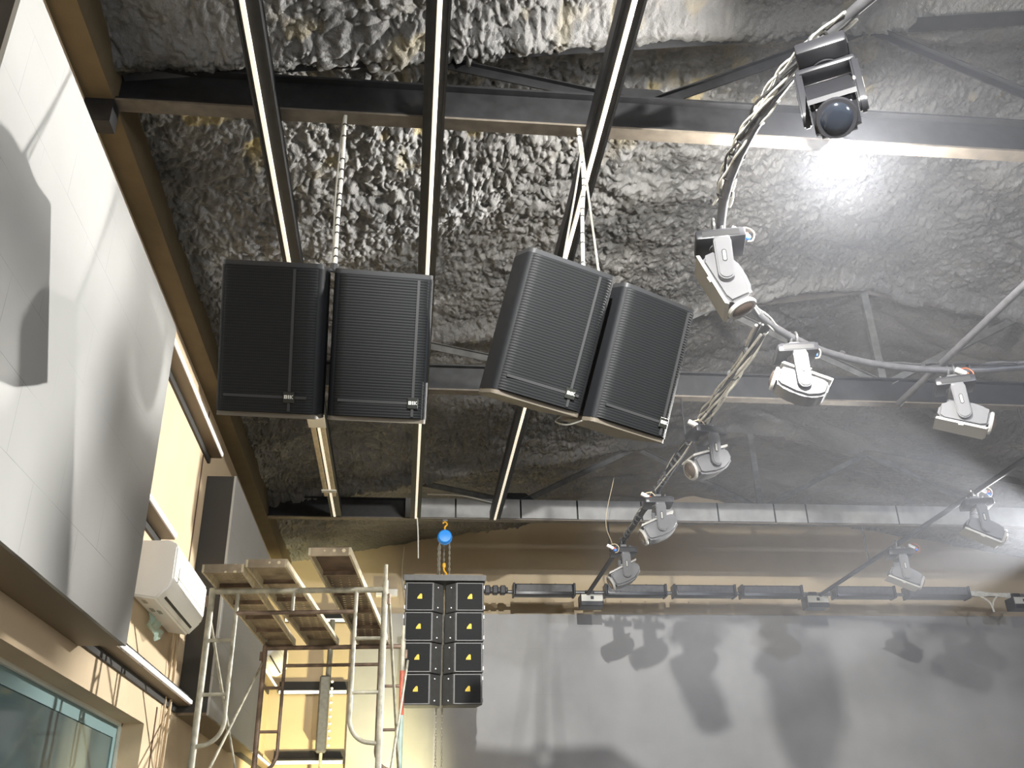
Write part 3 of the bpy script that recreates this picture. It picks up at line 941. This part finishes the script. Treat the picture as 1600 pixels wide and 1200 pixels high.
moving_light((1.72, 2.90, ZP), 60, 128, 'black moving light at the top of the picture, seen from underneath', shell='headdark', scale=1.0, lensm='lensdark')
moving_light((1.665, 4.24, ZP), -14, 68, 'moving light pointing down with an amber lens, on the ring beside the slanted speakers', swing=0)
moving_light((2.56, 5.45, ZP), -10, 205, 'moving light where the left pipe leaves the ring, head turned sideways')
moving_light((3.90, 5.84, ZP), -22, 22, 'moving light on the far arc of the ring with a bright end facing right')
moving_light((2.33, 6.80, ZP), 12, 158, 'pale moving light in front of the second truss, first on the left pipe')
moving_light((2.33, 8.40, ZP), -4, 155, 'moving light in front of the grey plated truss, second on the left pipe')
moving_light((2.33, 9.96, ZP), -2, 152, 'moving light furthest along the left pipe, just above the light bars')
moving_light((5.46, 9.92, ZP), -12, 25, 'moving light with orange wires, furthest along the right pipe')
moving_light((5.46, 8.30, ZP), -14, 28, 'moving light in front of the grey plated truss on the right pipe')


def junction(loc, label, col='orange'):
    t = thing('cable_connector', label, 'connector', loc, 'wire joints beside the moving lights', local=True)
    b = B(); bxr(b, (-.05, -.015, -.016), (.03, .015, .016), .006, 2, Matrix.Rotation(R(28), 4, 'Y')); obj('white_plug', b, M['white_plastic'], t, smooth=True)
    b = B(); bxr(b, (.03, -.012, -.045), (.058, .012, -.018), .004, 1); obj('blue_plug', b, M['blue'], t)
    b = B(); bxr(b, (.022, -.012, -.022), (.048, .012, -.004), .004, 1); obj('orange_plug', b, M['orange'], t)
    b = B(); tube(b, smooth_path([(-.02, 0, .02), (.05, .01, .04), (.085, .0, .0), (.07, .0, -.05), (.04, 0, -.06)], 5), .004, 6); obj('wire', b, M['batten'] if col != 'red' else M['orange'], t, smooth=True)


junction((1.78, 4.22, 3.15), 'white plug with blue and orange ends beside the amber lens light')
junction((2.68, 5.50, 3.14), 'blue and orange plug where the left pipe leaves the ring')
junction((3.95, 5.78, 3.16), 'red wired plug above the far arc light of the ring', 'red')
junction((2.21, 6.70, 3.12), 'white cable joint beside the first light of the left pipe')
junction((2.20, 8.32, 3.12), 'white cable joint beside the second light of the left pipe')
junction((2.17, 9.85, 3.10), 'orange wire loop beside the last light of the left pipe')
junction((5.62, 9.90, 3.16), 'red wires beside the last light of the right pipe', 'red')
junction((5.56, 8.28, 3.22), 'white safety wire above the plated truss light of the right pipe')

# ------------------------------------------------------------------ light bars and small fixtures in front of the stage wall
BARS = [(1.36, 2.18, 'light bar beside the line array, first from the speakers'), (2.57, 3.40, 'light bar just right of the left pipe end'),
        (3.49, 4.34, 'light bar over the dark round shadow on the backdrop'), (4.41, 5.26, 'light bar ending just left of the right pipe'),
        (5.70, 6.56, 'light bar just right of the right pipe end'), (6.72, 7.62, 'light bar next to the pale wires near the right edge')]
for x0, x1, lb in BARS:
    t = thing('light_bar', lb, 'light bar', ((x0 + x1) / 2, 12.33, 3.20), 'black light bars in a row')
    b = B(); bxr(b, (x0 + .03, 12.20, 3.195), (x1 - .03, 12.36, 3.340), .01, 2); obj('body', b, M['headdark'], t, smooth=True)
    b = B(); bxa(b, (x0 + .05, 12.194, 3.235), (x1 - .05, 12.20, 3.325)); obj('front_lens', b, M['pipe'], t)
    for s, xx in ((0, x0), (1, x1 - .03)):
        b = B(); bxr(b, (xx, 12.19, 3.185), (xx + .03, 12.37, 3.350), .008, 2); obj('end_cap', b, M['headdark'], t)
    b = B(); tube(b, [(x0 + .25, 12.30, 3.33), (x0 + .25, 12.30, 3.37)], .008, 6); tube(b, [(x1 - .25, 12.30, 3.33), (x1 - .25, 12.30, 3.37)], .008, 6); obj('knob', b, M['clampm'], t)
for x, lb in ((2.38, 'small black box light under the end of the left pipe'), (5.42, 'small black box light under the end of the right pipe'), (8.33, 'small black box light at the right edge of the picture')):
    t = thing('box_light', lb, 'stage light', (x, 12.26, 3.03), 'small box lights below the light bars')
    b = B(); bxr(b, (x - .15, 12.15, 3.04), (x + .15, 12.36, 3.20), .01, 2); obj('housing', b, M['headdark'], t)
    b = B(); bxa(b, (x - .14, 12.142, 3.10), (x + .14, 12.15, 3.19)); obj('front_plate', b, M['offwhite'], t, label='pale scuffed front plate')
    b = B(); bxa(b, (x - .02, 12.136, 3.125), (x + .02, 12.142, 3.165)); obj('aperture', b, M['slot'], t)
    b = B(); bxr(b, (x - .06, 12.28, 3.18), (x + .06, 12.38, 3.28), .01, 1); obj('clamp', b, M['black_steel'], t)
b = B()
for k in range(4):
    tube(b, smooth_path([(7.62, 12.31, 3.27 + .01 * k), (7.8, 12.30, 3.24 + .02 * k), (8.0, 12.3, 3.25 + .01 * k), (8.25, 12.3, 3.22 + .02 * k)], 5), .010, 6)
tube(b, smooth_path([(7.8, 12.3, 3.25), (7.92, 12.29, 3.15), (7.95, 12.29, 3.02)], 5), .014, 6); tube(b, smooth_path([(8.06, 12.3, 3.25), (7.98, 12.29, 3.17), (7.95, 12.29, 3.1)], 5), .012, 6)
tag(obj('cable_bundle', b, M['cable'], smooth=True), 'pale cables hanging in a fork at the right end of the light bars', 'cables')
b = B()
for k in range(3):
    bxr(b, (1.0 + .1 * k, 12.25, 3.22), (1.07 + .1 * k, 12.36, 3.33), .01, 1)
bxr(b, (.92, 12.27, 3.24), (1.3, 12.34, 3.31), .01, 1)
tag(obj('pipe_coupler', b, M['headdark'], smooth=True), 'black ribbed coupler on the crosswise pipe beside the line array', 'coupler')

# ------------------------------------------------------------------ line array with hoist
AX, AY = .41, 10.42
t = thing('chain_hoist', 'blue round chain hoist with yellow hooks hanging from the plated truss', 'chain hoist', (AX, AY + .2, 2.92))
mt = Matrix.Translation((AX, AY + .2, 3.44)) @ Matrix.Rotation(R(90), 4, 'X')
b = B(); lathe(b, [(.055, -.05), (.078, -.04), (.080, .03), (.068, .045), (.02, .05)], 28, mt); obj('drum', b, M['hoistblue'], t, smooth=True)
b = B(); lathe(b, [(.07, -.045), (.084, -.045), (.084, -.01), (.07, -.01)], 28, mt); obj('drum_rim', b, M['hoistblue'], t, smooth=True)
b = B(); tube(b, smooth_path([(AX, AY + .2, 3.51), (AX, AY + .2, 3.56), (AX + .025, AY + .2, 3.59), (AX, AY + .2, 3.625), (AX - .025, AY + .2, 3.60)], 5), .010, 8); obj('top_hook', b, M['hook'], t, smooth=True)
b = B(); tube(b, smooth_path([(AX - .005, AY + .2, 3.10), (AX - .005, AY + .2, 3.05), (AX + .022, AY + .2, 3.01), (AX + .01, AY + .2, 2.965), (AX - .02, AY + .2, 2.98), (AX - .025, AY + .2, 3.0)], 5), .011, 8); lathe(b, [(.018, 0), (.022, .02), (.018, .05)], 12, Matrix.Translation((AX - .005, AY + .2, 3.08))); obj('bottom_hook', b, M['hook'], t, smooth=True)
b = B(); bxr(b, (AX - .03, AY + .18, 3.625), (AX + .03, AY + .22, 3.648), .004, 1); obj('beam_clamp', b, M['clampm'], t)


def chain(x, y, z0, z1, parent, pitch=.032):
    b = B(); n_ = int((z1 - z0) / pitch)
    for k in range(n_):
        zc = z0 + pitch * (k + .5); pts_ = []
        for q in range(8):
            a = 2 * math.pi * q / 8
            u_ = .008 * math.cos(a); v_ = .011 * math.sin(a) + (.009 if math.sin(a) > 0 else -.009)
            pts_.append((x + (u_ if k % 2 else 0), y + (0 if k % 2 else u_), zc + v_))
        tube(b, pts_, .0042, 4, close=True)
    return obj('chain', b, M['chain'], parent)
chain(AX - .055, AY + .2, 2.95, 3.38, t); chain(AX + .055, AY + .2, 2.95, 3.38, t)
chain(AX - .065, AY + .42, ZF + .02, 3.40, t); chain(AX + .0, AY + .42, ZF + .02, 3.40, t)
b = B(); tube(b, [(AX - .04, AY + .2, 3.40), (AX - .065, AY + .42, 3.40)], .006, 6); tube(b, [(AX + .02, AY + .2, 3.40), (AX, AY + .42, 3.40)], .006, 6); obj('chain_guide', b, M['chain'], t)
b = B(); bxa(b, (AX - .44, AY - .05, 2.862), (AX + .44, AY + .33, 2.875)); bxa(b, (AX - .45, AY - .06, 2.862), (AX + .45, AY - .045, 2.925)); bxa(b, (AX - .45, AY + .32, 2.862), (AX + .45, AY + .335, 2.925))
bxa(b, (AX - .06, AY + .02, 2.875), (AX + .06, AY + .32, 2.895)); tube(b, [(AX, AY + .2, 2.89), (AX, AY + .2, 2.95)], .012, 8)
tag(obj('rigging_frame', b, M['array']), 'grey steel frame between the yellow hook and the line array', 'rigging frame')
rows = ['top', 'second', 'third', 'bottom']
for r_ in range(4):
    for s in (-1, 1):
        zc = 2.860 - .162 - r_ * .325
        yy = AY
        cx = AX - .008 * r_ + s * .012
        e = thing('line_array_speaker', '%s black speaker with yellow emblem in the %s column of the line array' % (rows[r_], 'left' if s < 0 else 'right'),
                  'speaker', (cx, yy, zc), 'line array speakers', (R(2), 0, 0), local=True)
        x_in, x_mid, x_out = 0.0, .105, .415
        b = B()
        prism(b, [(s * x_in, .12), (s * x_mid, .0), (s * x_out, .0), (s * (x_out + .004), .06), (s * (x_out - .05), .30), (s * x_in, .30)], -.157, .157, 'z')
        bmesh.ops.bevel(b, geom=list(b.edges), offset=.006, segments=1, affect='EDGES')
        obj('cabinet', b, M['array'], e)
        b = B(); x0, x1 = sorted((s * (x_mid + .02), s * (x_out - .018)))
        bxa(b, (x0, -.012, -.142), (x1, .002, .142)); g = obj('grille', b, M['grille'], e)
        b = B(); 
        for (xa, xb, za, zb) in ((x0 - .012, x0, -.150, .150), (x1, x1 + .012, -.150, .150), (x0, x1, .142, .152), (x0, x1, -.152, -.142)):
            bxa(b, (xa, -.014, za), (xb, .0, zb))
        obj('grille_rim', b, M['array'], e, label='grey rim round the grille')
        cxg = (x0 + x1) / 2; b = B()
        prism(b, [(cxg - .028, -.026), (cxg + .026, -.026), (cxg + .024, .022), (cxg + .016, .030), (cxg + .002, .026), (cxg - .024, -.008)], -.019, -.012, 'y'); obj('emblem', b, M['yellow'], g, label='yellow emblem')
        b = B()
        for dz in (-.11, .11):
            lathe(b, [(.007, 0), (.007, .006)], 8, Matrix.Translation((s * .06, .05, dz)) @ Matrix.Rotation(R(90), 4, 'X')); bxa(b, (s * x_out - .004 if s > 0 else s * x_out - .012, .02, dz - .02), (s * x_out + .012 if s > 0 else s * x_out + .004, .06, dz + .02))
        obj('rigging_pin', b, M['clampm'], e)

# ------------------------------------------------------------------ scaffold
SO = Vector((-1.285, 6.47, 0)); ax = Vector((math.cos(R(-4)), math.sin(R(-4)), 0)); ay = Vector((-math.sin(R(-4)), math.cos(R(-4)), 0))
def S(u, v, z):
    p = SO + ax * u + ay * v
    return Vector((p.x, p.y, z))
SW, SD, ST = 1.14, 1.80, 1.70
sf = thing('scaffold_tower', 'rusty galvanised frame scaffold standing in the stage corner under three planks', 'scaffold', tuple(S(SW / 2, SD / 2, ZF)))
def T(name, pts_, r, m, n=10, label=None):
    b = B(); tube(b, pts_, r, n); return obj(name, b, M[m], sf, smooth=True, label=label)
for v, mL, mR in ((0, 'galv', 'galv'), (SD, 'galvdark', 'redtube')):
    T('post', [S(0, v, ZF), S(0, v, ST + (.02))], .021, mL)
    if v == 0:
        T('post', [S(SW, v, ZF), S(SW, v, ST + .06)], .021, mR)
    else:
        T('post', [S(SW, v, ZF), S(SW, v, 1.15)], .021, 'tealtube', label='pale teal lower length')
        T('post', [S(SW, v, 1.15), S(SW, v, 1.50)], .0215, 'redtube', label='red painted length')
        T('post', [S(SW, v, 1.50), S(SW, v, ST + .06)], .021, 'galv')
    for u in (0, SW):
        T('coupling_pin', [S(u, v, ST + .05), S(u, v, ST + .17)], .014, 'galv')
    T('top_rail', [S(0, v, ST), S(SW, v, ST)], .019, 'galvdark' if v else 'galv')
    T('second_rail', [S(.17, v, ST - .145), S(SW - .19, v, ST - .145)], .014, 'galvdark' if v == 0 else 'galvdark')
    T('spacer', [S(SW * .47, v, ST - .145), S(SW * .47, v, ST)], .012, 'galv')
    for u, s in ((.17, -1), (SW - .19, 1)):
        end = 0 if s < 0 else SW
        pp = [S(u, v, ST - (.02 if v else 0)), S(u, v, ST - .5), S(u, v, .95), S(u, v, .86), S(u + s * .03, v, .79), S(u + s * .09, v, .745), S(end, v, .73)]
        T('inner_upright', smooth_path(pp, 5), .014, 'galv' if v == 0 else 'galvdark')
        for z in (ST - .32, ST - .66):
            T('rung', [S(u, v, z), S(end, v, z)], .012, 'galv' if v == 0 else 'galvdark')
        for z in (.35, -.1, -.6, -1.1):
            T('rung', [S(u, v, z), S(end, v, z)], .012, 'galv')
        T('inner_upright', [S(u, v, .38), S(u, v, -1.45)], .014, 'galv')
for u in (-.028, SW + .028):
    T('cross_brace', [S(u, 0, ST - .06), S(u, SD, .35)], .010, 'galv')
    T('cross_brace', [S(u + .015, SD, ST - .12), S(u + .015, 0, .30)], .010, 'galv')
    for v in (0, SD):
        T('brace_lock', [S(u, v, ST - .10), S(u, v, ST - .03)], .012, 'galvdark')


def plank(u0n, u0f, label, v0=-.38, v1=1.84, wd=.26, z=ST + .022, rise=0, deck='plank'):
    t = thing('scaffold_plank', label, 'scaffold plank', tuple(S(u0n + wd / 2, (v0 + v1) / 2, z)), 'steel planks on top of the scaffold')
    def Q(u, v, zz):
        k = (v - v0) / (v1 - v0)
        return S(u + u0n + (u0f - u0n) * k, v, zz + rise * (1 - k))
    def sbox(bm, u0, u1, a0, a1, zz0, zz1):
        vs = [bm.verts.new(Q(u, v, zz)) for zz in (zz0, zz1) for (u, v) in ((u0, a0), (u1, a0), (u1, a1), (u0, a1))]
        for q in ((0, 3, 2, 1), (4, 5, 6, 7), (0, 1, 5, 4), (1, 2, 6, 5), (2, 3, 7, 6), (3, 0, 4, 7)):
            bm.faces.new([vs[i] for i in q])
    b = B(); sbox(b, .0, wd, v0, v1, z + .048, z + .052); obj('deck', b, M[deck], t)
    for u in (0, wd - .014):
        b = B(); sbox(b, u, u + .014, v0, v1, z, z + .048); obj('side_rail', b, M['plank_edge'], t)
    for v in (v0, v1 - .012):
        b = B(); sbox(b, .014, wd - .014, v, v + .012, z - .004, z + .048); obj('end_plate', b, M['plank'], t)
    for k in range(1, 5):
        v = v0 + (v1 - v0) * k / 5
        b = B(); sbox(b, .014, wd - .014, v, v + .012, z + .02, z + .048); obj('rib', b, M['galvdark'], t)
plank(.02, -.02, 'mud stained scaffold plank on the wall side of the scaffold')
plank(.29, .34, 'scaffold plank with bright edge, middle of the three planks', rise=.03)
plank(.72, .76, 'brown perforated scaffold plank nearest the line array', v0=-.62, rise=.03, deck='plank_brown')

# ------------------------------------------------------------------ odds and ends near the stage corner
t = thing('light_batten', 'dark vertical fixture with a row of bulbs on the yellow lit stage wall', 'wall fixture', (-1.02, 13.0, 1.36))
b = B(); tube(b, [(-.98, 13.02, 3.05), (-.99, 13.0, 2.2)], .035, 8); obj('pole', b, M['web'], t)
b = B(); bxr(b, (-1.09, 12.94, 1.38), (-.96, 13.06, 2.32), .02, 1); obj('body', b, M['pipe'], t)
for k in range(10):
    b = B(); lathe(b, [(.012, 0), (.02, .012), (.016, .03), (.004, .036)], 10, Matrix.Translation((-.945, 12.96, 1.46 + .086 * k)) @ Matrix.Rotation(R(60), 4, 'Y')); obj('bulb', b, M['white_plastic'], t, smooth=True)
b = B(); tube(b, [(-1.02, 13.0, 1.38), (-1.02, 13.02, -1.5)], .02, 8); obj('lower_pole', b, M['galv'], t)
b = B(); bxr(b, (-.43, YB - .10, 3.40), (-.28, YB - .001, 3.50), .008, 1); bxr(b, (-.26, YB - .10, 3.40), (-.13, YB - .001, 3.50), .008, 1)
tag(obj('emergency_light', b, M['white_plastic']), 'small white box on the stage wall behind the scaffold post', 'emergency light')
cable('loose_wire', [(-.06, 13.1, 4.1), (-.08, 13.08, 3.7), (-.02, 12.9, 3.3)], .005, M['cable'], 'thin pale wire hanging beside the line array frame', 'wire')
cable('loose_wire', [(.085, 10.3, 3.56), (.10, 10.35, 3.4), (.11, 10.4, 3.12)], .007, M['offwhite'], 'white wire dangling from the end of the middle LED strip', 'wire')
cable('loose_wire', [(2.2, 9.6, 3.8), (2.1, 9.7, 3.35), (2.18, 9.82, 3.12)], .003, M['batten'], 'thin yellow wire looping above the last light of the left pipe', 'wire')
cable('loose_wire', [(.2, 10.55, 3.93), (.6, 10.5, 3.90), (1.0, 10.55, 3.83)], .008, M['offwhite'], 'white wire lying along the top of the plated truss', 'wire')

# thin scatter volume added on the lamp side only, for the pale veil there
b = B(); bxa(b, (1.5, YN, 0.4), (6.4, 9.0, 3.64))
hz = bpy.data.materials.new('lamp_veil'); hz.use_nodes = True
nt = hz.node_tree; nt.nodes.clear()
out = nt.nodes.new('ShaderNodeOutputMaterial'); vs_ = nt.nodes.new('ShaderNodeVolumeScatter')
vs_.inputs['Density'].default_value = 0.0135; vs_.inputs['Anisotropy'].default_value = 0.2; vs_.inputs['Color'].default_value = (0.86, 0.90, 1.0, 1)
nt.links.new(vs_.outputs[0], out.inputs['Volume'])
o = tag(obj('haze', b, hz), 'thin bright haze volume added around the lamp', 'haze', kind='stuff')

# black stub where the first truss meets the wall, and a scrap of teal film under the air conditioner
b = B(); bxa(b, (-1.748, 3.99, 3.50), (-1.60, 4.09, 3.648))
tag(obj('truss_bracket', b, M['black_steel']), 'black bracket where the first roof truss meets the left wall', 'bracket')
M['film'] = mat('teal_film', (0.45, 0.66, 0.58), 0.3)
M['film'].node_tree.nodes['Principled BSDF'].inputs['Alpha'].default_value = 0.45
b = B(); g_ = []
for i in range(9):
    row = []
    for j in range(7):
        row.append(b.verts.new((-1.735 + .02 + .035 * math.sin(i * 1.3) * math.sin(j * 1.1) + .045 * j / 6, 6.60 + .28 * i / 8 + .02 * math.sin(j), 1.60 - .17 * j / 6 * (1 - .35 * abs(i - 4) / 4))))
    g_.append(row)
for i in range(8):
    for j in range(6):
        b.faces.new((g_[i][j], g_[i + 1][j], g_[i + 1][j + 1], g_[i][j + 1]))
tag(obj('plastic_film', b, M['film'], smooth=True), 'scrap of translucent teal film hanging under the white air conditioner', 'plastic film')
